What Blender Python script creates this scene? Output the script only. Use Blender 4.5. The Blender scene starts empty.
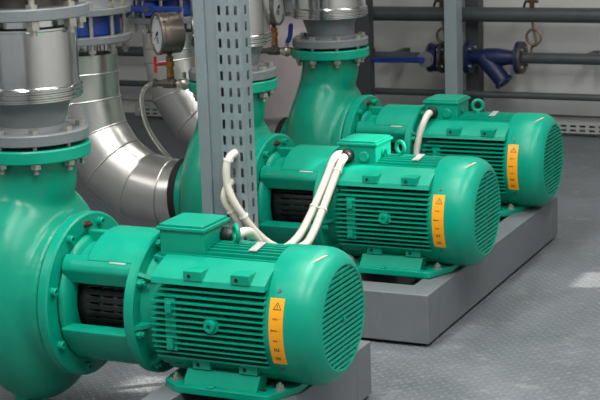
import bpy, bmesh, math, random
from math import sin, cos, pi, radians as R
from mathutils import Vector, Matrix
random.seed(7)
C = bpy.context.scene.collection
SC = bpy.context.scene
CAMF = 1547.031
CAMLOC = (2.8399, -3.9090, 1.2798)
CAMROT = (-0.43660, 0.21506, -0.03530)
FL = -0.40                      # floor height; pump axis is z = 0

# ------------------------------------------------------------------ materials
def new_mat(name):
    m = bpy.data.materials.new(name); m.use_nodes = True
    nt = m.node_tree
    return m, nt, nt.nodes['Principled BSDF']
def N(nt, typ, **kw):
    n = nt.nodes.new(typ)
    for k, v in kw.items():
        if k.startswith('i_'):
            key = k[2:]
            n.inputs[int(key) if key.isdigit() else key].default_value = v
        else: setattr(n, k, v)
    return n
def rgb(h):
    h = h.lstrip('#'); o = []
    for i in (0, 2, 4):
        c = int(h[i:i+2], 16)/255
        o.append(c/12.92 if c <= .04045 else ((c+.055)/1.055)**2.4)
    return (*o, 1)
def paint(name, col, rough=.4, metal=0., var=.12, vscale=9., bump=.03, bscale=160., dirt=None, dirt_amt=.0, coat=0., spec=.5, dscale=14.):
    m, nt, b = new_mat(name); L = nt.links
    tc = N(nt, 'ShaderNodeTexCoord')
    n1 = N(nt, 'ShaderNodeTexNoise', i_Scale=vscale, i_Detail=6., i_Roughness=.6)
    L.new(tc.outputs['Object'], n1.inputs['Vector'])
    mp = N(nt, 'ShaderNodeMapRange', i_1=.3, i_2=.7, i_3=1-var, i_4=1+var)
    L.new(n1.outputs['Fac'], mp.inputs[0])
    mx = N(nt, 'ShaderNodeMix', data_type='RGBA', blend_type='MULTIPLY', i_0=1.)
    mx.inputs[6].default_value = rgb(col)
    L.new(mp.outputs[0], mx.inputs[7])
    out = mx.outputs[2]
    if dirt:
        n2 = N(nt, 'ShaderNodeTexNoise', i_Scale=dscale, i_Detail=8., i_Roughness=.7)
        L.new(tc.outputs['Object'], n2.inputs['Vector'])
        r2 = N(nt, 'ShaderNodeMapRange', i_1=.52, i_2=.72, i_3=0., i_4=dirt_amt)
        L.new(n2.outputs['Fac'], r2.inputs[0])
        m2 = N(nt, 'ShaderNodeMix', data_type='RGBA'); m2.inputs[7].default_value = rgb(dirt)
        L.new(r2.outputs[0], m2.inputs[0]); L.new(out, m2.inputs[6]); out = m2.outputs[2]
    L.new(out, b.inputs['Base Color'])
    b.inputs['Metallic'].default_value = metal
    r3 = N(nt, 'ShaderNodeMapRange', i_1=.3, i_2=.7, i_3=max(rough-.06, .02), i_4=rough+.08)
    L.new(n1.outputs['Fac'], r3.inputs[0]); L.new(r3.outputs[0], b.inputs['Roughness'])
    b.inputs['Coat Weight'].default_value = coat; b.inputs['Coat Roughness'].default_value = .15
    b.inputs['Specular IOR Level'].default_value = spec
    if bump:
        n3 = N(nt, 'ShaderNodeTexNoise', i_Scale=bscale, i_Detail=3.)
        L.new(tc.outputs['Object'], n3.inputs['Vector'])
        bp = N(nt, 'ShaderNodeBump', i_Strength=bump, i_Distance=.01)
        L.new(n3.outputs['Fac'], bp.inputs['Height']); L.new(bp.outputs[0], b.inputs['Normal'])
    return m

M = {}
M['green'] = paint('green_enamel', '#009479', .33, var=.07, bump=.025, bscale=70, dirt='#7fa08a', dirt_amt=.05, coat=.0, spec=.36)
M['cast'] = paint('green_cast_enamel', '#008f73', .34, var=.07, bump=.06, bscale=45, dirt='#7fa08a', dirt_amt=.03, coat=.0, spec=.42)
M['black'] = paint('black_plastic', '#1c1c1d', .42, var=.2, bump=.02)
M['rubber'] = paint('black_rubber', '#1b1a19', .75)
M['grey'] = paint('grey_paint', '#6e7376', .42, var=.06, bump=.03, dirt='#9a8f80', dirt_amt=.35)
M['cone'] = paint('grey_cone_paint', '#6c7274', .38, var=.05, bump=.02)
M['plinth'] = paint('plinth_grey_paint', '#686d71', .5, var=.06, bump=.04, bscale=60, dirt='#8c8880', dirt_amt=.25)
M['post'] = paint('post_blue_grey', '#7f8b90', .42, var=.05, bump=.02, metal=.15)
M['slot'] = paint('galvanized_blue_grey', '#8d9a9f', .38, var=.08, bump=.02, metal=.35, vscale=30)
M['dkpipe'] = paint('dark_grey_pipe', '#4b4f51', .38, var=.1, bump=.02)
M['dkpost'] = paint('dark_post', '#43474a', .45, var=.06)
M['ltpost'] = paint('light_post', '#94a2a6', .4, var=.05)
M['blue'] = paint('blue_enamel', '#17388a', .35, var=.1, bump=.03, coat=.2)
M['dkblue'] = paint('dark_blue_enamel', '#18244e', .42, var=.12, bump=.05)
M['red'] = paint('red_handle', '#b5151f', .4)
M['zinc'] = paint('zinc_steel', '#b3b1a8', .32, metal=.8, var=.2, vscale=40)
M['iron'] = paint('dark_iron', '#5d5a56', .45, metal=.6, var=.2, vscale=30)
M['brass'] = paint('brass', '#a8793f', .36, metal=.75, var=.25, vscale=40)
M['copper'] = paint('rusty_copper', '#624735', .45, metal=.6, var=.3, vscale=60)
M['siphon'] = paint('dull_bronze', '#8a7a68', .38, metal=.7, var=.2, vscale=30)
M['white'] = paint('white_dial', '#dfe3e2', .35, var=.02, bump=0)
M['bezel'] = paint('gauge_case_steel', '#8d857c', .30, metal=.85, var=.08, bump=.01)
M['conduit'] = paint('cream_conduit', '#ddd8c9', .5, var=.05, bump=0)
M['tie'] = paint('white_tie', '#efefec', .4, var=.02, bump=0)
M['orange'] = paint('orange_label', '#f2a312', .45, var=.03, bump=0)
M['ink'] = paint('black_ink', '#241a10', .6, var=.02, bump=0)
M['plate'] = paint('nameplate_alu', '#c4c3be', .35, metal=.4, var=.12, vscale=60)
M['chip'] = paint('bare_primer', '#d8b9a6', .6, bump=0)
M['tank'] = paint('mauve_grey_tank', '#a39a9b', .5, var=.04, bump=.02)
M['tray'] = paint('galvanized_tray', '#aeb0ae', .45, metal=.2, var=.1, vscale=30)
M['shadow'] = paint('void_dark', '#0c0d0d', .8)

def steel(name, base='#d2d2d0', rough=.17, stretch=(260, 6, 6), bump=.05, wav=.035):
    m, nt, b = new_mat(name); L = nt.links
    tc = N(nt, 'ShaderNodeTexCoord'); mp = N(nt, 'ShaderNodeMapping'); mp.inputs['Scale'].default_value = stretch
    L.new(tc.outputs['Object'], mp.inputs[0])
    n = N(nt, 'ShaderNodeTexNoise', i_Scale=1., i_Detail=4.); L.new(mp.outputs[0], n.inputs['Vector'])
    n2 = N(nt, 'ShaderNodeTexNoise', i_Scale=7., i_Detail=2.); L.new(tc.outputs['Object'], n2.inputs['Vector'])
    r = N(nt, 'ShaderNodeMapRange', i_1=.3, i_2=.7, i_3=rough-.05, i_4=rough+.09); L.new(n.outputs['Fac'], r.inputs[0])
    L.new(r.outputs[0], b.inputs['Roughness'])
    b.inputs['Base Color'].default_value = rgb(base); b.inputs['Metallic'].default_value = 1.
    bp = N(nt, 'ShaderNodeBump', i_Strength=bump, i_Distance=.004); L.new(n.outputs['Fac'], bp.inputs['Height'])
    bp2 = N(nt, 'ShaderNodeBump', i_Strength=wav, i_Distance=.05); L.new(n2.outputs['Fac'], bp2.inputs['Height'])
    L.new(bp.outputs[0], bp2.inputs['Normal']); L.new(bp2.outputs[0], b.inputs['Normal'])
    return m
M['steel'] = steel('polished_cladding', rough=.13, stretch=(38, 38, 1.2), bump=.10, wav=.02)
M['elbow'] = steel('cladding_elbow', '#cfcdc9', .33, stretch=(8, 8, 8), bump=.008, wav=.006)

m, nt, b = new_mat('clear_hose'); b.inputs['Base Color'].default_value = rgb('#e6e4da')
b.inputs['Transmission Weight'].default_value = .75; b.inputs['Roughness'].default_value = .18; b.inputs['IOR'].default_value = 1.35
M['hose'] = m
m, nt, b = new_mat('gauge_glass'); b.inputs['Base Color'].default_value = (1, 1, 1, 1)
b.inputs['Transmission Weight'].default_value = 1.; b.inputs['Roughness'].default_value = .03; b.inputs['IOR'].default_value = 1.1
M['glass'] = m

def floor_mat():
    m, nt, b = new_mat('chequer_plate_paint'); L = nt.links
    tc = N(nt, 'ShaderNodeTexCoord')
    sx = N(nt, 'ShaderNodeSeparateXYZ'); L.new(tc.outputs['Object'], sx.inputs[0])
    def mth(op, a, b_=None, c=None):
        n = N(nt, 'ShaderNodeMath', operation=op)
        for i, v in enumerate((a, b_, c)):
            if v is None: continue
            if isinstance(v, (int, float)): n.inputs[i].default_value = v
            else: L.new(v, n.inputs[i])
        return n.outputs[0]
    p = .030
    k = .7071/p
    u = mth('MULTIPLY', mth('ADD', sx.outputs[0], sx.outputs[1]), k)
    v = mth('MULTIPLY', mth('SUBTRACT', sx.outputs[0], sx.outputs[1]), k)
    fu = mth('SUBTRACT', mth('FRACT', u), .5); fv = mth('SUBTRACT', mth('FRACT', v), .5)
    par = mth('MODULO', mth('ABSOLUTE', mth('ADD', mth('FLOOR', u), mth('FLOOR', v))), 2.)
    def ell(a, b_):   # raised lozenge: 1 - (a/.55)^2 - (b/.16)^2
        return mth('SUBTRACT', mth('SUBTRACT', 1., mth('POWER', mth('DIVIDE', a, .55), 2.)), mth('POWER', mth('DIVIDE', b_, .16), 2.))
    h = mth('ADD', mth('MULTIPLY', ell(fu, fv), par), mth('MULTIPLY', ell(fv, fu), mth('SUBTRACT', 1., par)))
    h = mth('MINIMUM', mth('MAXIMUM', h, 0.), .45)
    bp = N(nt, 'ShaderNodeBump', i_Strength=1., i_Distance=.012); L.new(h, bp.inputs['Height'])
    n3 = N(nt, 'ShaderNodeTexNoise', i_Scale=35., i_Detail=5.); L.new(tc.outputs['Object'], n3.inputs['Vector'])
    bp2 = N(nt, 'ShaderNodeBump', i_Strength=.12, i_Distance=.01); L.new(n3.outputs['Fac'], bp2.inputs['Height'])
    L.new(bp.outputs[0], bp2.inputs['Normal']); L.new(bp2.outputs[0], b.inputs['Normal'])
    n1 = N(nt, 'ShaderNodeTexNoise', i_Scale=2.6, i_Detail=7., i_Roughness=.65); L.new(tc.outputs['Object'], n1.inputs['Vector'])
    cr = N(nt, 'ShaderNodeValToRGB'); L.new(n1.outputs['Fac'], cr.inputs[0])
    e = cr.color_ramp.elements
    e[0].position = .3; e[0].color = rgb('#585f64'); e[1].position = .72; e[1].color = rgb('#6f757a')
    n4 = N(nt, 'ShaderNodeTexNoise', i_Scale=14., i_Detail=8., i_Roughness=.7); L.new(tc.outputs['Object'], n4.inputs['Vector'])
    r4 = N(nt, 'ShaderNodeMapRange', i_1=.55, i_2=.75, i_3=0., i_4=.35); L.new(n4.outputs['Fac'], r4.inputs[0])
    wear = mth('ADD', r4.outputs[0], mth('MULTIPLY', h, .55))
    mx = N(nt, 'ShaderNodeMix', data_type='RGBA'); mx.inputs[7].default_value = rgb('#b3aea8')
    L.new(wear, mx.inputs[0]); L.new(cr.outputs[0], mx.inputs[6]); L.new(mx.outputs[2], b.inputs['Base Color'])
    r5 = N(nt, 'ShaderNodeMapRange', i_1=.3, i_2=.7, i_3=.36, i_4=.55); L.new(n1.outputs['Fac'], r5.inputs[0]); L.new(r5.outputs[0], b.inputs['Roughness'])
    return m
M['floor'] = floor_mat()

def wall_mat(name, col, groove=.2, axis=0):
    m, nt, b = new_mat(name); L = nt.links
    tc = N(nt, 'ShaderNodeTexCoord'); sx = N(nt, 'ShaderNodeSeparateXYZ'); L.new(tc.outputs['Object'], sx.inputs[0])
    d = N(nt, 'ShaderNodeMath', operation='DIVIDE'); L.new(sx.outputs[axis], d.inputs[0]); d.inputs[1].default_value = groove
    fr = N(nt, 'ShaderNodeMath', operation='FRACT'); L.new(d.outputs[0], fr.inputs[0])
    gt = N(nt, 'ShaderNodeMath', operation='GREATER_THAN'); L.new(fr.outputs[0], gt.inputs[0]); gt.inputs[1].default_value = .05
    bp = N(nt, 'ShaderNodeBump', i_Strength=.6, i_Distance=.004); L.new(gt.outputs[0], bp.inputs['Height']); L.new(bp.outputs[0], b.inputs['Normal'])
    n1 = N(nt, 'ShaderNodeTexNoise', i_Scale=2., i_Detail=5.); L.new(tc.outputs['Object'], n1.inputs['Vector'])
    mp = N(nt, 'ShaderNodeMapRange', i_1=.3, i_2=.7, i_3=.92, i_4=1.06); L.new(n1.outputs['Fac'], mp.inputs[0])
    mx = N(nt, 'ShaderNodeMix', data_type='RGBA', blend_type='MULTIPLY', i_0=1.); mx.inputs[6].default_value = rgb(col)
    L.new(mp.outputs[0], mx.inputs[7]); L.new(mx.outputs[2], b.inputs['Base Color']); b.inputs['Roughness'].default_value = .55
    return m
M['wall'] = wall_mat('sandwich_panel', '#d2d2d0')
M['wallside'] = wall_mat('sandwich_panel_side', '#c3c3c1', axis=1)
M['trim'] = paint('pale_skirting', '#b4b6b6', .5, var=.04, bump=.01)

# ------------------------------------------------------------------ mesh builder
class MB:
    def __init__(s): s.v = []; s.f = []; s.mi = []; s.cur = 0
    def add(s, vs, fs):
        o = len(s.v); s.v += [tuple(v) for v in vs]
        for f in fs: s.f.append([i+o for i in f]); s.mi.append(s.cur)
        return s
    def box(s, c, d, rot=None):
        hx, hy, hz = d[0]/2, d[1]/2, d[2]/2
        vs = [Vector((x, y, z)) for x in (-hx, hx) for y in (-hy, hy) for z in (-hz, hz)]
        if rot: vs = [rot @ v for v in vs]
        vs = [v+Vector(c) for v in vs]
        return s.add(vs, [(0, 1, 3, 2), (4, 6, 7, 5), (0, 4, 5, 1), (2, 3, 7, 6), (0, 2, 6, 4), (1, 5, 7, 3)])
    def bb(s, x0, x1, y0, y1, z0, z1): return s.box(((x0+x1)/2, (y0+y1)/2, (z0+z1)/2), (x1-x0, y1-y0, z1-z0))
    def prism(s, pts, vec):
        n = len(pts); vec = Vector(vec); a = [Vector(p) for p in pts]
        return s.add(a+[p+vec for p in a], [tuple(range(n))[::-1], tuple(range(n, 2*n))]+[(i, (i+1) % n, n+(i+1) % n, n+i) for i in range(n)])
    def lathe(s, prof, org=(0, 0, 0), d=(1, 0, 0), n=48, a0=0, a1=2*pi, closed=False):
        # prof: (axial, radius); closed = closed profile loop
        d = Vector(d).normalized(); up = Vector((0, 0, 1)) if abs(d.z) < .9 else Vector((0, 1, 0))
        w = d.cross(up).normalized(); u = w.cross(d).normalized() # u ~ up
        full = abs(a1-a0-2*pi) < 1e-6; cnt = n if full else n+1
        vs = []
        for k in range(cnt):
            a = a0+(a1-a0)*k/n
            dirv = u*sin(a)-w*cos(a)*-1 if False else (u*sin(a)+w*cos(a))
            for x, r in prof: vs.append(Vector(org)+d*x+dirv*r)
        m = len(prof); fs = []
        for k in range(n):
            k2 = (k+1) % cnt
            for j in range(m if closed else m-1):
                j2 = (j+1) % m
                fs.append((k*m+j, k*m+j2, k2*m+j2, k2*m+j))
        if closed and not full:
            fs.append(tuple(range(m))); fs.append(tuple((cnt-1)*m+j for j in range(m))[::-1])
        return s.add(vs, fs)
    def cyl(s, p0, p1, r0, r1=None, n=24, ch=0.):
        p0 = Vector(p0); p1 = Vector(p1); r1 = r0 if r1 is None else r1; L = (p1-p0).length
        pr = [(0, 0), (0, r0-ch), (ch, r0), (L-ch, r1), (L, r1-ch), (L, 0)] if ch else [(0, 0), (0, r0), (L, r1), (L, 0)]
        return s.lathe(pr, p0, p1-p0, n)
    def hexa(s, p0, p1, r): return s.cyl(p0, p1, r, n=6)
    def tube(s, path, r, n=16, cap=True, miter=True):
        P = [Vector(p) for p in path]; m = len(P); rs = r if isinstance(r, (list, tuple)) else [r]*m
        T = []
        for i in range(m):
            a = (P[i]-P[i-1]).normalized() if i else None; b = (P[i+1]-P[i]).normalized() if i < m-1 else None
            T.append((a, b))
        t0 = T[0][1]; up = Vector((0, 0, 1)) if abs(t0.z) < .9 else Vector((0, 1, 0))
        u = t0.cross(up).normalized(); vs = []
        for i in range(m):
            a, b = T[i]; t = ((a or b)+(b or a)).normalized()
            u = (u-t*u.dot(t)).normalized(); w = t.cross(u)
            st = None
            if miter and a and b and a.cross(b).length > 1e-4:
                nb = a.cross(b).normalized(); st = t.cross(nb); fac = 1/max(.3, a.dot(t))
            for k in range(n):
                q = (u*cos(2*pi*k/n)+w*sin(2*pi*k/n))*rs[i]
                if st: q = q+st*(q.dot(st)*(fac-1))
                vs.append(P[i]+q)
        fs = [(i*n+k, i*n+(k+1) % n, (i+1)*n+(k+1) % n, (i+1)*n+k) for i in range(m-1) for k in range(n)]
        if cap: fs += [tuple(range(n))[::-1], tuple((m-1)*n+k for k in range(n))]
        return s.add(vs, fs)
    def torus(s, c, ax, Rr, r, n=32, m=10):
        return s.lathe([(r*sin(2*pi*j/m), Rr+r*cos(2*pi*j/m)) for j in range(m)], c, ax, n, closed=True)
    def mesh(s, name, mats, angle=35):
        me = bpy.data.meshes.new(name); me.from_pydata(s.v, [], s.f)
        for m_ in (mats if isinstance(mats, (list, tuple)) else [mats]): me.materials.append(m_)
        me.polygons.foreach_set('material_index', s.mi)
        bm = bmesh.new(); bm.from_mesh(me); bmesh.ops.remove_doubles(bm, verts=bm.verts, dist=1e-6)
        bmesh.ops.recalc_face_normals(bm, faces=bm.faces); bm.to_mesh(me); bm.free()
        me.polygons.foreach_set('use_smooth', [True]*len(me.polygons)); me.set_sharp_from_angle(angle=R(angle))
        me.update(); return me
    def build(s, name, mats, parent=None, bevel=0., angle=35, loc=(0, 0, 0), seg=2):
        o = bpy.data.objects.new(name, s.mesh(name, mats, angle)); C.objects.link(o); o.location = loc
        if parent: o.parent = parent
        if bevel:
            b = o.modifiers.new('edge', 'BEVEL'); b.width = bevel; b.segments = seg; b.limit_method = 'ANGLE'; b.angle_limit = R(38); b.harden_normals = True
        return o
def voxel(o, size, smooth=6, angle=50):
    md = o.modifiers.new('fuse', 'REMESH'); md.mode = 'VOXEL'; md.voxel_size = size; md.use_smooth_shade = True
    sm = o.modifiers.new('ease', 'SMOOTH'); sm.factor = .5; sm.iterations = smooth
    dg = bpy.context.evaluated_depsgraph_get(); me = bpy.data.meshes.new_from_object(o.evaluated_get(dg))
    o.modifiers.clear(); old = o.data; mats = list(old.materials); o.data = me; me.name = old.name
    if not me.materials:
        for m_ in mats: me.materials.append(m_)
    me.polygons.foreach_set('use_smooth', [True]*len(me.polygons)); me.set_sharp_from_angle(angle=R(angle))
    return o
def tag(o, label, cat=None, group=None):
    o['label'] = label
    if cat: o['category'] = cat
    if group: o['group'] = group
    return o
def thing(name, label, cat, loc, group=None, rz=0):
    o = bpy.data.objects.new(name, None); C.objects.link(o); o.location = loc; o.rotation_euler.z = rz; o.empty_display_size = .1
    return tag(o, label, cat, group)
def struct(o, name=None):
    o['kind'] = 'structure'; return o
def kids(o): return [c for c in bpy.data.objects if c.parent == o]
def dup(o, parent=None):
    c = o.copy(); C.objects.link(c)
    if parent: c.parent = parent
    for k in kids(o): dup(k, c)
    return c

# ------------------------------------------------------------------ the setting
X0, X1, Y0, Y1, ZC = -3.8, 3.8, -7.2, 5.36, 2.9
fl = struct(MB().bb(X0, X1, Y0, Y1, FL-.06, FL).build('floor', M['floor']))
struct(MB().bb(X0-.1, X1+.1, Y1, Y1+.1, FL, ZC).build('wall_back', M['wall']))
struct(MB().bb(X0-.1, X0, Y0, Y1, FL, ZC).build('wall_left', M['wallside']))
struct(MB().bb(X0-.1, X1+.1, Y0, Y1+.1, ZC, ZC+.1).build('ceiling', M['wall']))
struct(MB().bb(X0, X1, Y1-.05, Y1, -.30, -.185).build('baseboard_back', M['trim'], bevel=.004))

# sun direction (towards the sun) and added unseen wall openings that shape the sun patches
SE, SA = R(36), R(14)
S = Vector((cos(SE)*cos(SA), cos(SE)*sin(SA), sin(SE)))
def hit(p):
    t = (X1-p[0])/S.x; q = Vector(p)+S*t
    return q.y, q.z
sun_openings = []
for p, wy, wz in (((1.40, 2.03, FL), .24, .16), ((.69, 1.40, .20), .30, .26), ((.27, .31, FL), .16, .10), ((-.18, 4.90, .215), .12, .22), ((.0, 1.30, .30), .36, .26)):
    y, z = hit(p); sun_openings.append((y-wy/2, y+wy/2, z-wz/2, z+wz/2))
def wall_with_holes(x0, x1, ya, yb, za, zb, holes):
    ys = sorted({ya, yb, *[h[0] for h in holes], *[h[1] for h in holes]}); zs = sorted({za, zb, *[h[2] for h in holes], *[h[3] for h in holes]})
    mb = MB()
    for i in range(len(ys)-1):
        for j in range(len(zs)-1):
            cy, cz = (ys[i]+ys[i+1])/2, (zs[j]+zs[j+1])/2
            if any(h[0] < cy < h[1] and h[2] < cz < h[3] for h in holes): continue
            mb.bb(x0, x1, ys[i], ys[i+1], zs[j], zs[j+1])
    return mb
struct(wall_with_holes(X1, X1+.012, Y0, Y1, FL, ZC, sun_openings).build('wall_right', M['wallside']))

# ------------------------------------------------------------------ pump (local frame: axis along +x, fan at the right; z = 0 is the axis)
def bolt(mb, p, d, r=.011, h=.012):
    p = Vector(p); d = Vector(d).normalized()
    mb.hexa(p, p+d*h, r); mb.cyl(p+d*h, p+d*(h+.008), r*.55, n=12)
    return mb
def cap_screw(mb, p, d, r=.013, h=.02):
    p = Vector(p); d = Vector(d).normalized()
    mb.lathe([(-.005, 0), (-.005, r), (h-.002, r), (h, r-.002), (h, r*.55), (h-.01, r*.5), (h-.01, 0)], p, d, 16)
    return mb

pump = thing('pump', '', 'pump', (0, 0, FL), 'green pumps in a row')
def part(mb, name, mats, par=None, **kw):
    top = par is None
    o = mb.build(name, mats, par or pump, **kw)
    if top: o.location.z = -FL
    return o

# volute casing with its vertical neck
vb = MB()
prof = []
n = 22
for i in range(n+1):
    t = -pi/2+pi*i/n
    xx = sin(t); rr = max(0., 1-abs(xx)**2.3)**(1/2.6)
    prof.append((.10+.160*xx, .357*rr))
tmp = MB().lathe(prof, n=64)
vb.add([(x, y*(.80 if z > -2 else 1), z*1.0) for x, y, z in tmp.v], tmp.f)
def loft(mb, secs, nn=48):
    vs = []
    for z, xc, rx, ry in secs:
        for k in range(nn): vs.append((xc+rx*cos(2*pi*k/nn), ry*sin(2*pi*k/nn), z))
    m_ = len(secs)
    fs = [(i*nn+k, i*nn+(k+1) % nn, (i+1)*nn+(k+1) % nn, (i+1)*nn+k) for i in range(m_-1) for k in range(nn)]
    fs += [tuple(range(nn))[::-1], tuple((m_-1)*nn+k for k in range(nn))]
    mb.add(vs, fs)
loft(vb, [(-.10, .07, .11, .22), (0, .06, .125, .235), (.08, .062, .127, .225), (.15, .068, .126, .205), (.22, .0765, .125, .178), (.28, .094, .126, .150), (.33, .110, .127, .134), (.38, .119, .127, .128), (.43, .121, .128, .128)])
vb.lathe([(-.07, 0), (-.07, .125), (.1, .15), (.1, 0)], n=48)
vb.lathe([(.17, 0), (.17, .22), (.20, .246), (.262, .252), (.262, 0)], n=72)
vol = part(vb, 'volute_casing', M['cast'])
voxel(vol, .011, 7)
part(MB().lathe([(0, .09), (0, .168), (.004, .172), (.036, .172), (.041, .168), (.041, .09)], (.121, 0, .425), (0, 0, 1), 72), 'discharge_flange', M['green'], vol)
part(MB().lathe([(0, .09), (0, .150), (.004, .154), (.026, .154), (.03, .150), (.03, .10)], (-.085, 0, 0), (1, 0, 0), 64), 'suction_flange', M['green'], vol)
part(MB().lathe([(0, .06), (0, .140), (.04, .140), (.04, .06)], (-.122, 0, 0), (1, 0, 0), 64), 'suction_gasket', M['rubber'], vol)
part(MB().lathe([(0, .1), (0, .248), (.005, .254), (.03, .254), (.035, .248), (.035, .20), (.03, .195), (.03, .14)], (.262, 0, 0), (1, 0, 0), 80), 'cover_flange', M['green'], vol)
for k in range(8):
    a = R(16+45*k)
    part(cap_screw(MB(), (.293, -.224*cos(a), .224*sin(a)), (1, 0, 0)), 'cover_bolt', M['green'], vol)
part(MB().hexa((.294, -.012, .222), (.308, -.012, .222), .012).cyl((.308, -.012, .222), (.318, -.012, .222), .006), 'vent_plug', M['copper'], vol)
part(MB().bb(-.02, .07, -.05, .05, FL, FL+.012).bb(.0, .05, -.03, .04, FL+.01, -.32), 'casing_foot', M['green'], bevel=.003)

# lantern between casing and motor
lb = MB()
def sector(x0, x1, r0, r1, a0, a1, nn=24): lb.lathe([(x0, r0), (x0, r1), (x1, r1), (x1, r0)], (0, 0, 0), (1, 0, 0), nn, R(a0), R(a1), closed=True)
for sg in (-1, 1):
    lb.prism([(.30, sg*r_*cos(R(a_)), r_*sin(R(a_))) for r_, a_ in ((.160, 50), (.211, 50), (.214, 44), (.212, 39), (.206, 35), (.165, 26))], (.245, 0, 0))
sector(.382, .545, .178, .216, 44, 136); sector(.30, .39, .15, .17, 44, 136)
sector(.30, .545, .160, .201, 197, 343, 40)
lb.lathe([(.295, .125), (.295, .192), (.310, .188), (.325, .165), (.325, .125)], n=64, closed=True)
lb.bb(.30, .39, -.012, .012, .16, .205)
lant = part(lb, 'motor_bracket', M['green'], angle=40, bevel=.006)
tag(part(MB().box((.49, -.148, .1545), (.055, .022, .0012), Matrix.Rotation(R(45), 3, 'X')), 'bracket_sticker', M['plate'], lant), 'small pale sticker on the bracket')

# coupling guard: black perforated sleeve
gb = MB()
nx, na = 12, 132
xs = [.325, .345]+[.352+.048*i+o for i in range(4) for o in (.010, .046)]+[.545]
xs = sorted(set(xs))
rg = .122
vv = []
for x in xs:
    for k in range(na): vv.append((x, -rg*cos(2*pi*k/na), rg*sin(2*pi*k/na)))
ff = []
for i in range(len(xs)-1):
    slot_col = any(abs(xs[i]-(.352+.048*q+.010)) < 1e-6 for q in range(4))
    for k in range(na):
        ang = (k+.5)*360/na; ang = ang-360 if ang > 180 else ang
        if slot_col and (k % 4 == 1): continue
        ff.append((i*na+k, i*na+(k+1) % na, (i+1)*na+(k+1) % na, (i+1)*na+k))
gb.add(vv, ff)
g = part(gb, 'coupling_guard', M['black']); sm = g.modifiers.new('t', 'SOLIDIFY'); sm.thickness = .004; sm.offset = -1
part(MB().cyl((.30, 0, 0), (.55, 0, 0), .045).cyl((.36, 0, 0), (.48, 0, 0), .075), 'coupling', M['iron'])

# motor flange and drive end shield
mf = MB().lathe([(.535, .10), (.535, .212), (.54, .218), (.562, .218), (.567, .212), (.567, .172), (.62, .165), (.64, .165), (.64, .1)], n=72)
for a in (0, 45, 90, 135, 180, 225, 270, 315):
    a = R(a+8); c, s_ = -cos(a), sin(a)
    rot = Matrix.Rotation(a, 3, 'X')
    pr = [(.565, 0, .212), (.565, 0, .165), (.62, 0, .165)]
    rot = Matrix.Rotation(-(pi/2-a)*-1 if False else (pi/2-a)*-1, 3, 'X')
    mf.prism([rot @ Vector((p[0], -.006, p[2])) for p in pr], rot @ Vector((0, .012, 0)))
mfl = part(mf, 'motor_flange', M['green'])
for k in range(8):
    a = R(30.5+45*k)
    part(bolt(MB(), (.566, -.197*cos(a), .197*sin(a)), (1, 0, 0), .0125, .016), 'flange_bolt', M['green'], mfl)

# finned stator housing
hb = MB()
hx0, hx1 = .622, .985
hb.lathe([(.60, .10), (.60, .150), (hx1, .150), (hx1, .10)], n=64)
ENV = .206
zf = [-.112+.0172*i for i in range(13)]
for sgn in (-1, 1):
    for z in zf:
        yo = min(.203, math.sqrt(ENV**2-z*z)+.004)
        x0 = hx0 if z < .088 else hx0+.02
        hb.bb(x0, hx1, min(sgn*.08, sgn*yo), max(sgn*.08, sgn*yo), z-.0024, z+.0024)
    # solid shoulders above and below the fins
    hb.prism([(hx0, sgn*.10, .112), (hx0, sgn*.192, .112), (hx0, sgn*.186, .128), (hx0, sgn*.150, .150), (hx0, sgn*.09, .172)], (hx1-hx0, 0, 0))
    hb.prism([(hx0, sgn*.10, -.120), (hx0, sgn*.160, -.120), (hx0, sgn*.140, -.145), (hx0, sgn*.09, -.165)], (hx1-hx0, 0, 0))
    # plate rib near the drive end with two pads
    hb.bb(.665, .700, min(sgn*.15, sgn*.196), max(sgn*.15, sgn*.196), -.085, .07)
    for zz in (.045, -.062): hb.bb(.674, .692, min(sgn*.19, sgn*.209), max(sgn*.19, sgn*.209), zz-.014, zz+.014)
for y in [-.105+.0175*i for i in range(13)]:
    zo = math.sqrt(.196**2-y*y)
    hb.bb(.60, hx1, y-.003, y+.003, .12, zo); hb.bb(hx0, hx1, y-.003, y+.003, -zo, -.12)
hous = part(hb, 'stator_housing', M['green'])
for sgn in (-1, 1):
    part(MB().lathe([(.0, 0), (0, .024), (.012, .024), (.012, .0)], (.8165, sgn*.190, .002), (0, sgn, 0), 24).lathe([(.01, .0), (.01, .017), (.026, .016), (.026, .007), (.018, .006), (.018, 0)], (.8165, sgn*.190, .002), (0, sgn, 0), 24), 'drain_boss', M['green'], hous)
    for x in (.747, .898):
        for zz, yo in ((.1395, .191), (-.133, .163)):
            l = MB().bb(x-.018, x+.040, min(sgn*.12, sgn*yo), max(sgn*.12, sgn*yo), zz-.013, zz+.015)
            l.cur = 1; l.lathe([(-.001, 0), (-.001, .0062), (.0012, .0062), (.0012, 0)], (x, sgn*yo, zz), (0, sgn, 0), 14)
            part(l, 'mounting_lug', [M['green'], M['shadow']], hous, bevel=.002)
part(MB().box((.886, -.024, .1970), (.026, .070, .002), Matrix.Rotation(R(8), 3, 'X')), 'nameplate', M['plate'], hous)
eye = MB().torus((0, 0, .226), (1, 0, 0), .0225, .0075, 28, 10).cyl((0, 0, .175), (0, 0, .205), .014, .010).build('lifting_eye', M['green'], pump, loc=(.8065, 0, -FL))
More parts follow.
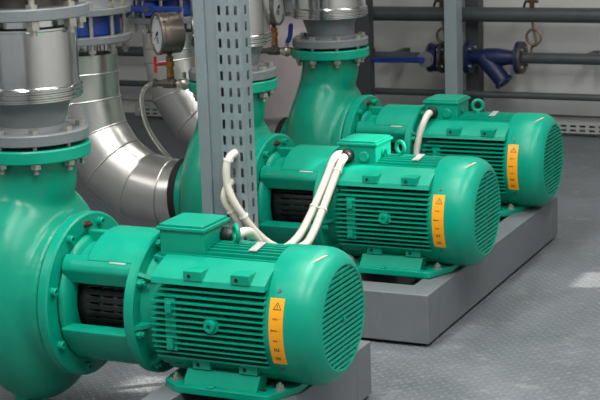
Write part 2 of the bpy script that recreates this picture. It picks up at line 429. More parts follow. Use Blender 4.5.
# terminal box
tb = part(MB().bb(.592, .740, -.078, .076, .150, .248).bb(.575, .76, -.092, .09, .150, .166), 'terminal_box', M['green'], bevel=.005)
part(MB().bb(.585, .747, -.085, .083, .240, .251).prism([(.592, -.066, .250), (.604, -.078, .250), (.728, -.078, .250), (.740, -.066, .250), (.740, .064, .250), (.728, .076, .250), (.604, .076, .250), (.592, .064, .250)], (0, 0, .009)), 'terminal_box_lid', M['green'], tb, bevel=.003)
for x, y in ((.597, -.073), (.735, -.073), (.597, .071), (.735, .071)):
    part(MB().cyl((x, y, .247), (x, y, .257), .006, n=12), 'lid_screw', M['green'], tb)

# fan cowl
cp = [(.978, .17), (.978, .1985), (.981, .2005), (1.075, .2005), (1.092, .199), (1.108, .194), (1.122, .185), (1.133, .173), (1.140, .161), (1.1425, .154), (1.1405, .150), (1.132, .149), (1.132, .12)]
cow = part(MB().lathe(cp, n=96), 'fan_cowl', M['green'], angle=45)
gr = MB()
rg = .1505
zz = [-.1386+.0154*i for i in range(19)]
for z in zz:
    w = math.sqrt(max(0, rg**2-z*z))
    gr.prism([(1.130, -w, z-.0040), (1.1405, -w, z-.0040), (1.1405, -w, z+.0040), (1.130, -w, z+.0040)], (0, 2*w, 0))
gr.bb(1.126, 1.138, -.003, .003, -.149, .149)
gr.cyl((1.13, 0, 0), (1.145, 0, 0), .008, n=16)
part(gr, 'fan_grille', M['green'], cow)
part(MB().cyl((1.100, 0, 0), (1.104, 0, 0), .148, n=48).cyl((.985, 0, 0), (1.10, 0, 0), .03), 'fan', M['black'], cow)
def on_cowl(x, a, r): return (x, -r*cos(a), r*sin(a))
lm = MB()
def patch(x0, x1, a0, a1, r, nn=6):
    vs = []; fs = []
    for i in range(nn+1):
        a = a0+(a1-a0)*i/nn
        vs += [on_cowl(x0, a, r), on_cowl(x1, a, r)]
        if i: fs.append((2*i-2, 2*i-1, 2*i+1, 2*i))
    lm.add(vs, fs)
LX0, LX1, LA0, LA1 = .9985, 1.0425, -.505, .495
patch(LX0, LX1, LA0, LA1, .2012, 20); patch(LX0, LX1, LA0, LA1, .2004, 20)
lm.cur = 1
def tri(cx, ca, s, wdt):
    ps = [(cx-s, ca-s/.2*.85), (cx+s, ca-s/.2*.85), (cx, ca+s/.2*.85)]
    cxm, cam = cx, ca-s/.2*.28
    for i in range(3):
        a, b_ = ps[i], ps[(i+1) % 3]
        q = [a, b_, (b_[0]+(cxm-b_[0])*wdt, b_[1]+(cam-b_[1])*wdt), (a[0]+(cxm-a[0])*wdt, a[1]+(cam-a[1])*wdt)]
        lm.add([on_cowl(x, t, .2016) for x, t in q], [(0, 1, 2, 3)])
tri(1.0225, .385, .0135, .26)
patch(1.0217, 1.0233, .345, .40, .2016, 2); patch(1.0217, 1.0233, .325, .335, .2016, 1)
rr = random.Random(3)
for a, wdt, hh in ((.20, .011, .03), (.035, .010, .028), (-.115, .010, .03), (-.25, .013, .055), (-.40, .012, .055)):
    patch(LX0+.006, LX1-.004, a-.001, a+.001, .2015, 1) if a in (.035,) else patch(LX0+.022, LX1-.004, a-.001, a+.001, .2015, 1)
    for q in range(3):
        for e in range(2):
            x = LX0+.0125+q*wdt*.45; y = a-hh/2+e*hh/2
            patch(x, x+wdt*.33*rr.uniform(.6, 1), y, y+hh*.38, .2016, 1)
patch(LX0+.007, LX0+.010, .02, .05, .2016, 1)
part(lm, 'warning_label', [M['orange'], M['ink']], cow)
for a in (.60, -.60): part(MB().cyl(on_cowl(1.02, a, .197), on_cowl(1.02, a, .2035), .0055, n=14), 'cowl_screw', M['iron'], cow)

ch = []
for t_ in range(7):
    a_ = R(64+16*t_/6); x_ = 1.086+.026*(t_/6)**.7
    r_ = .2003-.006*(max(0, x_-1.09)/.022)**1.3
    ch.append(on_cowl(x_, a_, r_-.0012))
part(MB().tube(ch, [.001, .003, .0035, .003, .0034, .0028, .001], 8), 'paint_chip', M['chip'], cow)['label'] = 'pale chipped streak in the paint'

# base plate with the bracket that carries the motor
zb_ = -.2125
half = [(.620, -.05), (.628, -.150), (.690, -.198), (.985, -.198), (1.032, -.085), (1.032, 0)]
bp_ = MB().prism([(x, y, zb_) for x, y in half]+[(x, -y, zb_) for x, y in half[::-1]][1:], (0, 0, .022))
for sgn in (-1, 1):
    bp_.prism([(.702, sgn*.110, -.192), (.702, sgn*.178, -.192), (.708, sgn*.158, -.148), (.708, sgn*.11, -.148)], (.238, 0, 0))
    bp_.bb(.79, .81, min(sgn*.14, sgn*.196), max(sgn*.14, sgn*.196), -.192, -.184)
bpl = part(bp_, 'base_plate', M['green'], bevel=.003)
for x, y in ((.660, -.138), (.990, -.125), (.660, .138), (.990, .125)):
    part(MB().cyl((x, y, -.191), (x, y, -.187), .019, n=24).hexa((x, y, -.187), (x, y, -.176), .012).cyl((x, y, -.177), (x, y, -.170), .006, n=12), 'foot_bolt', M['zinc'], bpl)
part(MB().lathe([(-.0005, 0), (-.0005, .009), (.0006, .009), (.0006, 0)], (.952, -.155, -.1905), (0, 0, 1), 18), 'foot_hole', M['shadow'], bpl)

# copies and what tells the three pumps apart
OFF = [(0, 0, 0), (-.0105, 1.3678, .0065), (-.0512, 2.4052, .001)]
pumps = [pump, dup(pump), dup(pump)]
for p_, o_ in zip(pumps, OFF): p_.location = (o_[0], o_[1], FL+o_[2])
tag(pumps[0], 'nearest green motor pump on its own plinth, terminal box without a front gland')
tag(pumps[1], 'middle green motor pump with two cream conduits entering its terminal box')
tag(pumps[2], 'farthest green motor pump with one cream conduit, by the back wall')
for p_, a_ in zip(pumps, (42, 60, 112)):
    [o for o in kids(p_) if o.name.startswith('lifting_eye')][0].rotation_euler.z = R(a_)
def find(p_, s): return [o for o in kids(p_) if o.name.split('.')[0] == s][0]
glm = MB().lathe([(0, .0), (0, .026), (.012, .026), (.014, .023), (.022, .023), (.026, .020), (.034, .019), (.034, 0)], (0, 0, 0), (0, -1, 0), 12).mesh('cable_gland', M['black'])
plm = MB().lathe([(0, 0), (0, .021), (.005, .021), (.007, .017), (.009, .017), (.009, 0)], (0, 0, 0), (0, -1, 0), 24).mesh('blanking_plug', M['green'])
def put(me, name, par, loc, rz=0):
    o = bpy.data.objects.new(name, me); C.objects.link(o); o.parent = par; o.location = loc; o.rotation_euler.z = rz; return o
for i in (1, 2):
    t_ = find(pumps[i], 'terminal_box')
    put(glm, 'cable_gland', t_, (.628, -.078, .203)); put(plm, 'blanking_plug', t_, (.693, -.078, .200)); put(plm, 'blanking_plug', t_, (.740, -.005, .205), pi/2)
t_ = find(pumps[0], 'terminal_box'); put(glm, 'cable_gland', t_, (.740, .045, .205), pi/2)

# ------------------------------------------------------------------ plinths
def plinth(name, label, y0, y1, zt, cross):
    t = thing(name, label, 'plinth', (.83, (y0+y1)/2, FL), 'grey steel plinths')
    ox, oy = -.83, -(y0+y1)/2; h = zt-FL
    def pp(n, x0, x1, ya, yb):
        mb = MB().bb(x0+ox, x1+ox, ya+oy, yb+oy, .013, h)
        mb.build(n, M['plinth'], t, bevel=.004)
    pp('end_beam', .62, 1.0405, y0, y0+.115); pp('end_beam', .62, 1.0405, y1-.115, y1)
    pp('side_beam', .62, .705, y0+.114, y1-.114); pp('side_beam', .945, 1.0400, y0+.114, y1-.114)
    for c in cross: pp('cross_beam', .704, .946, c-.06, c+.06)
    MB().bb(.64+ox, 1.02+ox, y0+.02+oy, y1-.02+oy, 0, .014).build('gap_shade_sheet', M['shadow'], t)  # near-black sheet standing for shade in the floor gap and frame opening
    return t
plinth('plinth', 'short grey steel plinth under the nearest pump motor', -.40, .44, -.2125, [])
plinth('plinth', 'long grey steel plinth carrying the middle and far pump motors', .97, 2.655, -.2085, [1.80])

# ------------------------------------------------------------------ discharge pipes with steel cladding
def disc_pipe(i, label, rc):
    ox, oy, oz = OFF[i]
    t = thing('discharge_pipe', label, 'pipe', (ox+.121, oy, FL), 'discharge pipes above the pumps')
    Z = -FL
    def b(mb, n, mt, par=None, **k):
        o = mb.build(n, mt, par or t, **k)
        if par is None: o.location.z = Z
        return o
    f_ = b(MB().lathe([(.478, .08), (.478, .166), (.481, .17), (.509, .17), (.513, .166), (.513, .112), (.525, .1), (.525, .08)], d=(0, 0, 1), n=72), 'lower_flange', M['grey'])
    b(MB().lathe([(.465, .07), (.465, .118), (.479, .118), (.479, .07)], d=(0, 0, 1), n=48), 'gasket', M['rubber'], f_)
    for k in range(8):
        a = R(-100+45*k); x, y = .143*cos(a), .143*sin(a)
        b(MB().hexa((x, y, .513), (x, y, .527), .017).cyl((x, y, .40), (x, y, .514), .0085, n=12).hexa((x, y, .408), (x, y, .4255), .0165).cyl((x, y, .392), (x, y, .41), .0085, n=12), 'flange_bolt', M['zinc'], f_)
    b(MB().lathe([(.520, .085), (.520, .099), (.530, .099), (.630, .132), (.66, .132), (.66, .085)], d=(0, 0, 1), n=64), 'reducer_cone', M['cone'])
    pr = [(.606, .10), (.606, rc+.002)]
    for z in (.610, .624, .638): pr += [(z, rc+.002), (z+.003, rc+.008), (z+.007, rc+.008), (z+.010, rc+.002)]
    pr += [(.652, rc), (.815, rc), (.818, rc+.003), (.824, rc+.003), (.827, rc-.004), (.83, .12)]
    b(MB().lathe(pr, d=(0, 0, 1), n=80), 'cladding', M['steel'], angle=25)
    b(MB().lathe([(.82, .08), (.82, .13), (.858, .13)], d=(0, 0, 1), n=64), 'pipe_neck', M['steel'])
    u_ = b(MB().lathe([(.852, .1), (.852, .189), (.855, .193), (.884, .193), (.888, .189), (.888, .1)], d=(0, 0, 1), n=72), 'upper_flange', M['grey'])
    for k in range(8):
        a = R(-93+45*k); x, y = .166*cos(a), .166*sin(a)
        b(MB().hexa((x, y, .826), (x, y, .8525), .021).cyl((x, y, .808), (x, y, .99), .0105, n=12).hexa((x, y, .888), (x, y, .900), .019), 'flange_bolt', M['zinc'], u_)
    b(MB().lathe([(.888, .05), (.888, .125), (.96, .125), (.96, .05)], d=(0, 0, 1), n=48), 'expansion_joint', M['iron'])
    b(MB().lathe([(.955, .1), (.955, .193), (.99, .193), (.99, .12), (1.0, .12), (ZC+.0, .12)], d=(0, 0, 1), n=64), 'upper_pipe', M['grey'])
    return t
disc_pipe(0, 'steel clad discharge pipe with grey cone standing on the nearest pump', .152)
disc_pipe(1, 'steel clad discharge pipe half hidden by the slotted post, on the middle pump', .150)
disc_pipe(2, 'steel clad discharge pipe with grey cone standing on the farthest pump', .163)

# ------------------------------------------------------------------ suction elbows
def elbow(i, label, xr, zfl, rb, r=.138):
    ox, oy, oz = OFF[i]
    t = thing('suction_elbow', label, 'pipe', (xr, oy, FL), 'steel clad suction elbows')
    Z = -FL; xe = ox-.124-xr
    path = [(0, 0, zfl-.055), (0, 0, zfl-.13), (0, 0, rb)]
    seg = 4
    rr_ = rb
    for k in range(1, seg):
        a = (pi/2)*(k-.5)/(seg-1) if False else (pi/2)*k/seg
        path.append((rr_-rr_*cos(a), 0, rb-rr_*sin(a)))
    path.append((rr_, 0, 0)); path.append((xe, 0, 0))
    o = MB().tube(path, r, 80).build('cladding', M['elbow'], t, angle=8, loc=(0, 0, Z))
    for j in range(1, len(path)-1):
        a = (Vector(path[j])-Vector(path[j-1])).normalized(); b_ = (Vector(path[j+1])-Vector(path[j])).normalized(); tt = (a+b_).normalized()
        f_ = 1/a.dot(tt)
        mb = MB().torus((0, 0, 0), (0, 0, 1), r+.0005, .0035, 64, 8)
        q = Vector((0, 0, 1)).rotation_difference(tt).to_matrix()
        st = tt.cross(Vector((0, 1, 0)))
        vs = []
        for v in mb.v:
            w = q @ Vector(v); w = w+st*(w.dot(st)*(f_-1)); vs.append(w+Vector(path[j]))
        MB().add(vs, mb.f).build('cladding_seam', M['elbow'], o)
    MB().lathe([(0, .11), (0, r+.003), (.016, r+.003), (.016, .11)], (xe-.012, 0, 0), (1, 0, 0), 64).build('end_band', M['elbow'], t, loc=(0, 0, Z))
    MB().lathe([(zfl-.06, 0), (zfl-.06, r-.012), (zfl-.052, r-.02), (zfl-.04, .112), (zfl, .112)], (0, 0, 0), (0, 0, 1), 64).build('pipe_neck', M['steel'], t, loc=(0, 0, Z))
    MB().lathe([(zfl-.008, .1), (zfl-.008, .198), (zfl-.005, .201), (zfl+.018, .201), (zfl+.021, .198), (zfl+.021, .1)], (0, 0, 0), (0, 0, 1), 72).build('flange', M['grey'], t, loc=(0, 0, Z))
    # wafer valve above, held by through bolts
    v = thing('butterfly_valve', '', 'valve', (xr, oy, FL+Z+zfl+.021), 'blue butterfly valves on the suction risers')
    MB().lathe([(0, .05), (0, .150), (.008, .156), (.075, .156), (.082, .150), (.082, .05)], d=(0, 0, 1), n=64).build('valve_body', M['blue'], v)
    up = thing('riser_pipe', '', 'pipe', (xr, oy, FL+Z+zfl+.103), 'upper riser pipes on the blue valves')
    fl2 = MB().lathe([(0, .1), (0, .198), (.003, .201), (.024, .201), (.027, .198), (.027, .125), (.05, .115), (ZC-zfl-.105, .115)], d=(0, 0, 1), n=72).build('pipe', M['grey'], up)
    for k in range(12):
        a = R(15+30*k); x, y = .177*cos(a), .177*sin(a)
        MB().cyl((x, y, -.155), (x, y, .05), .0085, n=12).hexa((x, y, -.145), (x, y, -.1325), .016).hexa((x, y, .027), (x, y, .042), .016).build('stud_bolt', M['zinc'], up)
    return t, v, up
e2, v2, u2 = elbow(1, 'steel clad suction elbow curving into the middle pump from the left', -.563, .615, .37)
e3, v3, u3 = elbow(2, 'steel clad suction elbow behind the pressure gauge, leading to the far pump', -.735, .587, .40)
tag(v2, 'blue butterfly valve between grey flanges left of the pressure gauge'); tag(v3, 'blue butterfly valve with a lever bar just above the pressure gauge')
tag(u2, 'grey flanged riser above the blue valve beside the nearest discharge pipe'); tag(u3, 'grey flanged riser above the lever valve behind the gauge')
lv = MB().cyl((0, -.14, .043), (0, -.215, .043), .03, n=24).build('valve_hub', M['blue'], v3)
MB().cyl((0, -.212, .043), (0, -.222, .043), .014, n=6).build('hub_bolt', M['iron'], lv)
MB().bb(-.17, .17, -.212, -.196, .030, .056).build('lever', M['blue'], v3, bevel=.004)

# ------------------------------------------------------------------ slotted post in front of the middle pump
def plate_slots(mb, o, u, W, H, cols, sw, sh, pitch, z0, th):
    """upright sheet from o along u (unit, horizontal) of width W and height H with real slots"""
    u = Vector(u); o = Vector(o); nrm = Vector((u.y, -u.x, 0))*th
    xs = [0.]
    for c in cols: xs += [c-sw/2, c+sw/2]
    xs.append(W)
    def slab(a, b, za, zb):
        p = o+u*a; q = o+u*b
        mb.prism([p+Vector((0, 0, za)), q+Vector((0, 0, za)), q+Vector((0, 0, zb)), p+Vector((0, 0, zb))], nrm)
    for i in range(len(xs)-1):
        if i % 2 == 0: slab(xs[i], xs[i+1], 0, H)
        else:
            z = 0.; k = z0
            while k+sh < H:
                slab(xs[i], xs[i+1], z, k); z = k+sh; k += pitch
            slab(xs[i], xs[i+1], z, H)
PH = 2.6-FL
spx, spy = .305, .72
post = thing('slotted_post', 'tall grey slotted steel post standing between the nearest and middle pumps', 'post', (spx, spy, FL))
pb = MB()
pb.bb(.0, .004, .0, .065, 0, PH).bb(0, .036, -.004, 0, 0, PH).bb(.036, .041, -.004, .012, 0, PH).bb(.041, .084, .008, .012, 0, PH).bb(.0, .03, .061, .065, 0, PH)
pb.build('plain_channel', M['post'], post, bevel=.0015)
sb = MB()
plate_slots(sb, (.084, .004, 0), (1, 0, 0), .092, PH, [.013, .045, .076], .011, .031, .0555, .02, .003)
plate_slots(sb, (.176, .004, 0), (0, 1, 0), .065, PH, [.034], .016, .031, .0555, .02, .003)
sb.bb(.031, .176, .066, .069, 0, PH)
sb.build('slotted_channel', M['slot'], post)
MB().bb(-.03, .21, -.04, .11, 0, .008).build('base_plate', M['post'], post)

# ------------------------------------------------------------------ cream conduits
def spline(pts, nper=14):
    P = [Vector(p) for p in pts]; P = [P[0]*2-P[1]]+P+[P[-1]*2-P[-2]]; out = []
    for i in range(1, len(P)-2):
        for k in range(nper):
            t = k/nper; a, b, c, d = P[i-1:i+3]
            out.append(.5*((2*b)+(c-a)*t+(2*a-5*b+4*c-d)*t*t+(3*b-a-3*c+d)*t**3))
    out.append(P[-2]); return out
def resample(path, step):
    out = [path[0]]; acc = 0.
    for a, b in zip(path, path[1:]):
        L = (b-a).length; d = step-acc
        while d <= L:
            out.append(a+(b-a)*(d/L)); d += step
        acc = (acc+L) % step if L+acc >= step else acc+L
    return out
def conduit(label, pts, r=.0135):
    p = resample(spline(pts, 24), .0042)
    rs = [r+(.0017 if i % 2 else -.0017) for i in range(len(p))]
    o = MB().tube(p, rs, 14, miter=False).build('cable_conduit', M['conduit'], angle=80)
    return tag(o, label, 'conduit', 'cream corrugated cable conduits')
c1 = conduit('cream conduit tied high on the slotted post, looping up to the middle pump', [(.446, .760, .315), (.440, .728, .314), (0.433, 0.694, 0.303), (0.426, 0.680, 0.269), (0.427, 0.680, 0.210), (0.443, 0.685, 0.157), (0.464, 0.700, 0.110), (0.489, 0.730, 0.051), (0.523, 0.780, -0.011), (0.559, 0.840, -0.047), (0.592, 0.920, -0.051), (0.601, 0.980, -0.024), (0.603, 1.070, 0.044), (0.610, 1.180, 0.148), (0.616, 1.235, 0.199), (0.6175, 1.272, 0.2115)])
c2 = conduit('lower cream conduit beside the tied one, drooping from post to middle pump', [(0.425, 0.760, 0.215), (.418, .722, .212), (0.408, 0.697, 0.180), (0.408, 0.695, 0.145), (0.428, 0.710, 0.102), (0.456, 0.740, 0.043), (0.487, 0.790, -0.016), (0.508, 0.840, -0.045), (0.531, 0.890, -0.056), (0.544, 0.940, -0.045), (0.553, 1.000, -0.018), (0.567, 1.080, 0.054), (0.578, 1.170, 0.141), (0.584, 1.225, 0.200), (0.592, 1.255, 0.216), (0.597, 1.288, 0.21)])
c3 = conduit('short cream conduit from the nearest terminal box, passing behind its lifting eye', [(.768, .045, .205), (.782, .062, .206), (.780, .10, .203), (.768, .16, .188), (.758, .21, .160), (.750, .26, .125), (.745, .31, .08), (.74, .38, -.02), (.735, .455, -.15), (.73, .47, -.30), (.73, .47, FL+.016)])
c4 = conduit('single cream conduit hanging from the farthest terminal box gland', [(.577, 2.293, .207), (.576, 2.262, .201), (.568, 2.235, .170), (.553, 2.22, .11), (.54, 2.215, .03), (.53, 2.21, -.12), (.525, 2.20, FL+.016)])
# ties
def tie(o, c, ax, r, lab):
    a = Vector(ax).normalized()
    t = MB().lathe([(-.003, r), (-.003, r+.002), (.003, r+.002), (.003, r)], c, a, 24, closed=True).build('cable_tie', M['tie'], o)
    t['label'] = lab
tie(c1, (.432, .686, .296), (.25, .2, 1), .0155, 'white tie at the top of the conduit')
tie(c1, (.470, .706, .098), (.4, .35, -1), .0155, 'white tie'); tie(c2, (.4225, .706, .113), (.4, .25, -1), .0155, 'white tie')
tie(c1, (.6035, 1.075, .048), (.05, .9, .75), .0155, 'white tie'); tie(c2, (.567, 1.08, .054), (.12, .9, .75), .0155, 'white tie')
tie(c1, (.612, 1.20, .167), (.1, .8, .75), .0155, 'white tie')

# ------------------------------------------------------------------ pressure gauges and their fittings on the discharge flanges
def gauge_set(i, names, face, sh=0):
    ox, oy, oz = OFF[i]; bx = ox-.155; zb = .445
    br = thing('branch_pipe', names[0], 'pipe fitting', (bx, oy, zb-.016), 'gauge branch pipes')
    MB().cyl((-.09, 0, .016), (.118, 0, .016), .0125, n=20).cyl((-.03, 0, .016), (.02, 0, .016), .02, n=6).cyl((-.09, 0, .016), (-.07, 0, .016), .018, n=6).cyl((0, 0, .02), (0, 0, .045), .015, n=16).build('nipple', M['iron'], br, angle=30)
    vb_ = MB().lathe([(-.028, .013), (-.026, .019), (-.012, .019), (0, .025), (.012, .019), (.026, .019), (.028, .013)], (.062, 0, .016), (1, 0, 0), 20).cyl((.062, 0, .03), (.062, 0, .062), .008).build('ball_valve', M['zinc'], br)
    if i == 2: MB().prism([(.055, -.012, .055), (.080, -.012, .055), (.094, -.012, .085), (.099, -.012, .140), (.088, -.012, .146), (.077, -.012, .135), (.073, -.012, .09)], (0, .010, 0)).build('valve_lever', M['blue'], vb_, bevel=.003)
    ck = thing('gauge_cock', names[1], 'valve', (bx, oy, zb+.029), 'brass gauge cocks')
    MB().cyl((0, 0, 0), (0, 0, .028), .017, n=6).cyl((0, 0, .026), (0, 0, .040), .012).cyl((0, 0, .038), (0, 0, .056), .018, n=20).cyl((0, 0, .055), (0, 0, .062), .012).cyl((0, 0, .060), (0, 0, .078), .017, n=6).build('cock_body', M['brass'], ck, angle=30)
    h_ = MB().cyl((0, 0, .05), (-.045, -.03, .05), .007)
    h_.box((-.047, -.032, .066), (.011, .026, .034), Matrix.Rotation(R(35), 3, 'Z')).box((-.047, -.032, .032), (.011, .026, .030), Matrix.Rotation(R(35), 3, 'Z'))
    h_.build('cock_handle', M['red'], ck, bevel=.003)
    zg = zb+.029+.078
    gz = .092
    g = thing('pressure_gauge', names[2], 'gauge', (bx, oy, zg), 'round pressure gauges')
    st = MB().cyl((0, 0, 0), (0, 0, .03), .008).cyl((0, 0, .008), (0, 0, .02), .013, n=6).build('stem', M['iron'], g)
    d = Vector(face).normalized(); c0 = Vector((0, 0, gz))-d*(.052+sh)
    MB().lathe([(0, 0), (0, .06), (.008, .076), (.012, .080), (.085, .080), (.088, .083), (.100, .083), (.102, .080), (.102, .073), (.094, .073), (.094, 0)], c0, d, 56).build('case', M['bezel'], g)
    MB().cyl(c0+d*.094, c0+d*.0955, .0725, n=48).build('dial', M['white'], g)
    # dial print: ticks and pointer
    up = Vector((0, 0, 1)); sd = up.cross(d).normalized()
    mk = MB(); base = c0+d*.0962
    for k in range(25):
        a = R(-135+270*k/24); rr1 = .066; rr0 = .055 if k % 4 == 0 else .060
        v = sd*sin(a)+up*cos(a); w = d.cross(v)*(.0016 if k % 4 == 0 else .0009)
        mk.prism([base+v*rr0-w, base+v*rr1-w, base+v*rr1+w, base+v*rr0+w], d*.0004)
    for k in (0, 1, 2):      # faint block of print under the centre
        v = base-up*(.018+.008*k)
        mk.prism([v-sd*.012-up*.002, v+sd*.012-up*.002, v+sd*.012+up*.002, v-sd*.012+up*.002], d*.0004)
    mk.build('dial_marks', M['ink'], g)
    a = R(-128); v = sd*sin(a)+up*cos(a); w = d.cross(v)*.002; bs = base+d*.002
    MB().prism([bs-v*.016-w*1.6, bs+v*.052-w*.4, bs+v*.052+w*.4, bs-v*.016+w*1.6], d*.001).cyl(bs-d*.002, bs+d*.003, .006, n=16).build('pointer', M['ink'], g)
    return br
gauge_set(1, ('iron branch pipe and ball valve running to the left from the middle pump', 'brass cock with red handle under the gauge left of the slotted post', 'round pressure gauge with its white dial showing, left of the slotted post'), (-.66, -.72, .0))
gauge_set(2, ('iron branch pipe with a blue lever valve, beside the grey tank', 'brass cock with red handle beside the grey tank', 'pressure gauge cut by the top of the picture, above the grey tank'), (1, .08, .0), .02)
hp = spline([(-.238, 1.3573, .445), (-0.280, 1.360, 0.424), (-0.310, 1.380, 0.376), (-0.333, 1.430, 0.296), (-0.339, 1.480, 0.225), (-0.323, 1.520, 0.161), (-0.307, 1.560, 0.108), (-0.294, 1.600, 0.055), (-.29, 1.62, -.1), (-.29, 1.62, -.3), (-.29, 1.62, FL+.01)], 10)
tag(MB().tube(hp, .0095, 14).build('drain_hose', M['hose']), 'clear plastic drain hose looping down beside the steel elbow', 'hose')

# ------------------------------------------------------------------ background services
YP = 5.1
def wall_pipe(label, z, r, x0, x1, y=YP, flanges=()):
    t = thing('wall_pipe', label, 'pipe', ((x0+x1)/2, y, z), 'dark pipes along the back wall')
    MB().cyl((x0-(x0+x1)/2, 0, 0), (x1-(x0+x1)/2, 0, 0), r, n=36).build('pipe', M['dkpipe'], t)
    for k, x in enumerate((x0+.4, x1-.5)):
        MB().bb(x-(x0+x1)/2-.02, x-(x0+x1)/2+.02, 0, Y1-y, -.02, .02).build('wall_bracket', M['dkpost'], t)
    for x, s_ in flanges:
        f_ = MB().lathe([(0, r), (0, .098), (.018, .098), (.018, .03)], (x-(x0+x1)/2, 0, 0), (1, 0, 0), 40).build('pipe_flange', M['iron'], t)
        for q in range(4):
            a = R(45+90*q); MB().cyl((x-(x0+x1)/2-.014, .074*cos(a), .074*sin(a)), (x-(x0+x1)/2+.03, .074*cos(a), .074*sin(a)), .009, n=6).build('flange_bolt', M['zinc'], f_)
    return t
wall_pipe('thick dark pipe, uppermost along the back wall', .337, .045, X0, X1)
wall_pipe('dark pipe with a flange, running right from the blue strainer', .078, .034, .140, X1, flanges=((.140, 1),))
wall_pipe('short dark pipe between the lever valve and the blue strainer', .072, .034, -.365, -.190, flanges=((-.365, 1), (-.206, 1)))
wall_pipe('dark pipe at mid height running left from the lever valve', .066, .034, X0, -.430)
wall_pipe('thin dark pipe, lowest along the back wall', -.152, .021, X0, X1)

st = thing('y_strainer', 'dark blue Y-shaped strainer bolted into the middle wall pipe', 'strainer', (-.03, YP, .078))
sm_ = MB().lathe([(-.140, .03), (-.140, .038), (-.09, .046), (-.03, .055), (.03, .055), (.09, .046), (.145, .036), (.145, .03)], d=(1, 0, 0), n=36)
dd = Vector((.66, -.12, -.74)).normalized()
sm_.cyl(Vector((-.06, 0, .0)), Vector((-.06, 0, 0))+dd*.195, .056, .050, n=32)
sm_.build('strainer_body', M['dkblue'], st)
cp_ = Vector((-.06, 0, 0))+dd*.19
cv = MB().lathe([(0, 0), (0, .062), (.016, .062), (.014, .03), (.026, .028), (.026, 0)], cp_, dd, 8).build('strainer_cap', M['dkblue'], st)
for x in (-.158, .148):
    f_ = MB().lathe([(0, .03), (0, .100), (.020, .100), (.020, .03)], (x, 0, 0), (1, 0, 0), 40).build('strainer_flange', M['dkblue'], st)
    for q in range(4):
        a = R(45+90*q); MB().cyl((x-.012, .074*cos(a), .074*sin(a)), (x+.03, .074*cos(a), .074*sin(a)), .009, n=6).build('flange_bolt', M['zinc'], f_)
lvv = thing('lever_valve', 'blue lever valve in the wall pipe left of the light post', 'valve', (-.408, YP, .068))
MB().lathe([(-.022, .03), (-.022, .085), (.022, .085), (.022, .03)], d=(1, 0, 0), n=36).cyl((0, 0, 0), (-.015, -.09, 0), .026).build('valve_body', M['dkblue'], lvv)
MB().lathe([(-.036, .02), (-.036, .09), (-.022, .09), (-.022, .02)], d=(1, 0, 0), n=40).build('valve_flange', M['iron'], lvv)
MB().lathe([(0, 0), (0, .050), (.008, .050), (.012, .02), (.012, 0)], (-.03, -.092, 0), (.25, -1, .0), 32).build('index_plate', M['grey'], lvv)
MB().lathe([(0, 0), (0, .02), (.02, .02), (.02, 0)], (-.05, -.10, 0), (.25, -1, .0), 20).prism([(-.055, -.118, -.013), (-.30, -.130, -.022), (-.365, -.132, -.020), (-.37, -.132, .008), (-.30, -.130, .010), (-.055, -.118, .016)], (0, .012, 0)).build('lever', M['blue'], lvv, bevel=.003)

def siphon(x, label):
    t = thing('gauge_siphon', label, 'pigtail siphon', (x, YP-.005, .11), 'pigtail siphons on the middle wall pipe')
    ps = [(-.010, .0, 0), (-.010, 0, .03)]
    for k in range(0, 15):
        a = R(-90+360*k/14+15); ps.append((.004+.046*cos(a), -.012+.024*k/14, .095+.046*sin(a)))
    ps += [(-.006, .015, .165), (-.008, .015, .22), (-.008, .015, .27)]
    MB().tube(spline(ps, 5), .0085, 12, miter=False).build('pigtail_tube', M['siphon'], t)
    c = MB().cyl((-.008, .0, .262), (-.008, 0, .30), .016, n=6).cyl((-.008, 0, .30), (-.008, 0, .33), .012).cyl((-.008, 0, .325), (-.008, 0, .37), .017, n=6).cyl((-.035, 0, .31), (.03, 0, .31), .011).build('siphon_cock', M['copper'], t, angle=30)
    MB().box((-.048, -.01, .295), (.012, .02, .045), Matrix.Rotation(R(20), 3, 'Y')).build('cock_handle', M['black'], c, bevel=.003)
siphon(.220, 'looped bronze siphon over the pipe right of the strainer'); siphon(-.350, 'looped bronze siphon beside the light grey post')

def post_box(name, label, x0, x1, y0, y1, mt, cat='post'):
    t = thing(name, label, cat, ((x0+x1)/2, (y0+y1)/2, FL)); w, d = x1-x0, y1-y0; h = ZC-FL
    MB().bb(-w/2, w/2, -d/2, d/2, .01, h).build('column', mt, t, bevel=.004)
    MB().bb(-w/2-.03, w/2+.03, -d/2-.03, d/2+.03, 0, .012).build('foot_plate', mt, t)
    return t
post_box('support_post', 'light blue grey square post in front of the wall pipes', -.258, -.180, 4.85, 4.96, M['ltpost'])
post_box('dark_support_post', 'dark grey post behind the farthest discharge pipe', -.885, -.787, 4.96, 5.04, M['dkpost'])
post_box('dark_support_post', 'dark grey post against the wall, just right of the light post', -.250, -.165, 5.22, 5.32, M['dkpost'])

tk = thing('pressure_vessel', 'mauve grey domed tank behind the middle and far pumps', 'tank', (-.90, 4.0, FL))
MB().lathe([(.10, 0), (.10, .20), (.13, .25), (.70, .25), (.745, .246), (.785, .225), (.81, .19), (.83, .12), (.84, 0)], d=(0, 0, 1), n=64).build('shell', M['tank'], tk)
MB().cyl((.03, 0, .835), (.03, 0, ZC-FL), .035).lathe([(.86, .03), (.86, .055), (.88, .055), (.88, .03)], (.03, 0, 0), (0, 0, 1), 24, closed=True).lathe([(.93, .03), (.93, .05), (.945, .05), (.945, .03)], (.03, 0, 0), (0, 0, 1), 24, closed=True).build('top_pipe', M['grey'], tk)
for k in range(3):
    a = R(90+120*k); MB().cyl((.18*cos(a), .18*sin(a), 0), (.18*cos(a), .18*sin(a), .16), .025).build('leg', M['tank'], tk)

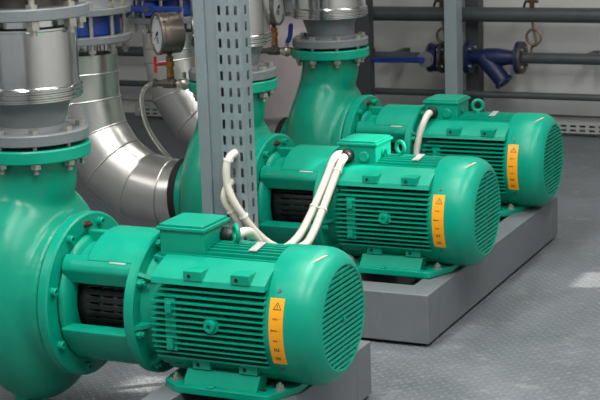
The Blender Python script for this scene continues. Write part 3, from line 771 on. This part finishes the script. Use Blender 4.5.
tr = thing('cable_tray', 'galvanized slotted tray along the foot of the back wall', 'cable tray', (-.5, 5.13, FL+.02))
tm = MB(); W = 4.2
rows = ((.020, .010), (.046, .010)); pitch = .058; sl = .036
def tslab(x0, x1, z0, z1): tm.bb(x0, x1, -.002, .002, z0, z1)
tslab(-W/2, W/2, 0, .014); tslab(-W/2, W/2, .026, .040); tslab(-W/2, W/2, .052, .066)
for z0 in (.014, .040):
    x = -W/2
    while x < W/2: tslab(x, x+pitch-sl, z0, z0+.012); x += pitch
tm.bb(-W/2, W/2, -.002, .07, .066, .069).bb(-W/2, W/2, -.002, .08, 0, .003)
tm.build('tray_side', M['tray'], tr)
MB().bb(-W/2, W/2, .066, .070, .003, .066).build('tray_shade_back', M['dkpost'], tr)  # dark sheet added behind the slots, shade put in as colour
MB().bb(-W/2, W/2, .004, .066, .0032, .006).build('tray_shade_floor', M['dkpost'], tr)  # dark layer over the tray floor, standing for shade inside
for k in range(6): MB().bb(-W/2+.2+.75*k, -W/2+.25+.75*k, .004, .08, -.02, .0).build('tray_support', M['dkpost'], tr)

# ------------------------------------------------------------------ light
w = bpy.data.worlds.new('World'); SC.world = w; w.use_nodes = True
bg = w.node_tree.nodes['Background']; bg.inputs[0].default_value = rgb('#e8eef2'); bg.inputs[1].default_value = 0.42
sl_ = bpy.data.lights.new('sun', 'SUN'); sl_.energy = 9.0; sl_.angle = R(.6); sl_.color = (1, .92, .80)
so = bpy.data.objects.new('sun', sl_); C.objects.link(so); so.rotation_euler = S.to_track_quat('Z', 'Y').to_euler(); so.location = S*9
def area(name, loc, rot, sx, sy, e, col=(1, 1, 1)):
    l = bpy.data.lights.new(name, 'AREA'); l.shape = 'RECTANGLE'; l.size = sx; l.size_y = sy; l.energy = e; l.color = col
    o = bpy.data.objects.new(name, l); C.objects.link(o); o.location = loc; o.rotation_euler = rot
for x in (.5, 2.4):
    for y, e in ((-2.0, 62), (.2, 56), (2.4, 28)):
        area('overhead_fill', (x, y, ZC-.08), (0, 0, 0), .5, 1.7, e, (1, .985, .96))  # unseen area lights added for light from above, no fixtures modelled
area('overhead_fill', (-2.6, -2.0, ZC-.08), (0, 0, 0), .22, 1.5, 42, (1, .985, .96))  # unseen fill added to brighten the left-facing gauge dial

# ------------------------------------------------------------------ camera
cd = bpy.data.cameras.new('Camera'); cam = bpy.data.objects.new('Camera', cd); C.objects.link(cam); SC.camera = cam
yaw, pitch_, roll = CAMROT
fw = Vector((sin(yaw)*cos(pitch_), cos(yaw)*cos(pitch_), -sin(pitch_))); r_ = Vector((cos(yaw), -sin(yaw), 0)); u_ = r_.cross(fw)
c_, s_ = cos(roll), sin(roll); rx = r_*c_+u_*s_; ux = u_*c_-r_*s_
cam.matrix_world = Matrix(((rx.x, ux.x, -fw.x, CAMLOC[0]), (rx.y, ux.y, -fw.y, CAMLOC[1]), (rx.z, ux.z, -fw.z, CAMLOC[2]), (0, 0, 0, 1)))
cd.sensor_width = 36; cd.lens = CAMF/600*36; cd.clip_start = .05
cd.dof.use_dof = True; cd.dof.focus_distance = 4.6; cd.dof.aperture_fstop = 13
SC.view_settings.view_transform = 'Standard'; SC.view_settings.look = 'None'; SC.view_settings.gamma = 1; SC.view_settings.exposure = 0.1
SC.view_settings.use_curve_mapping = False
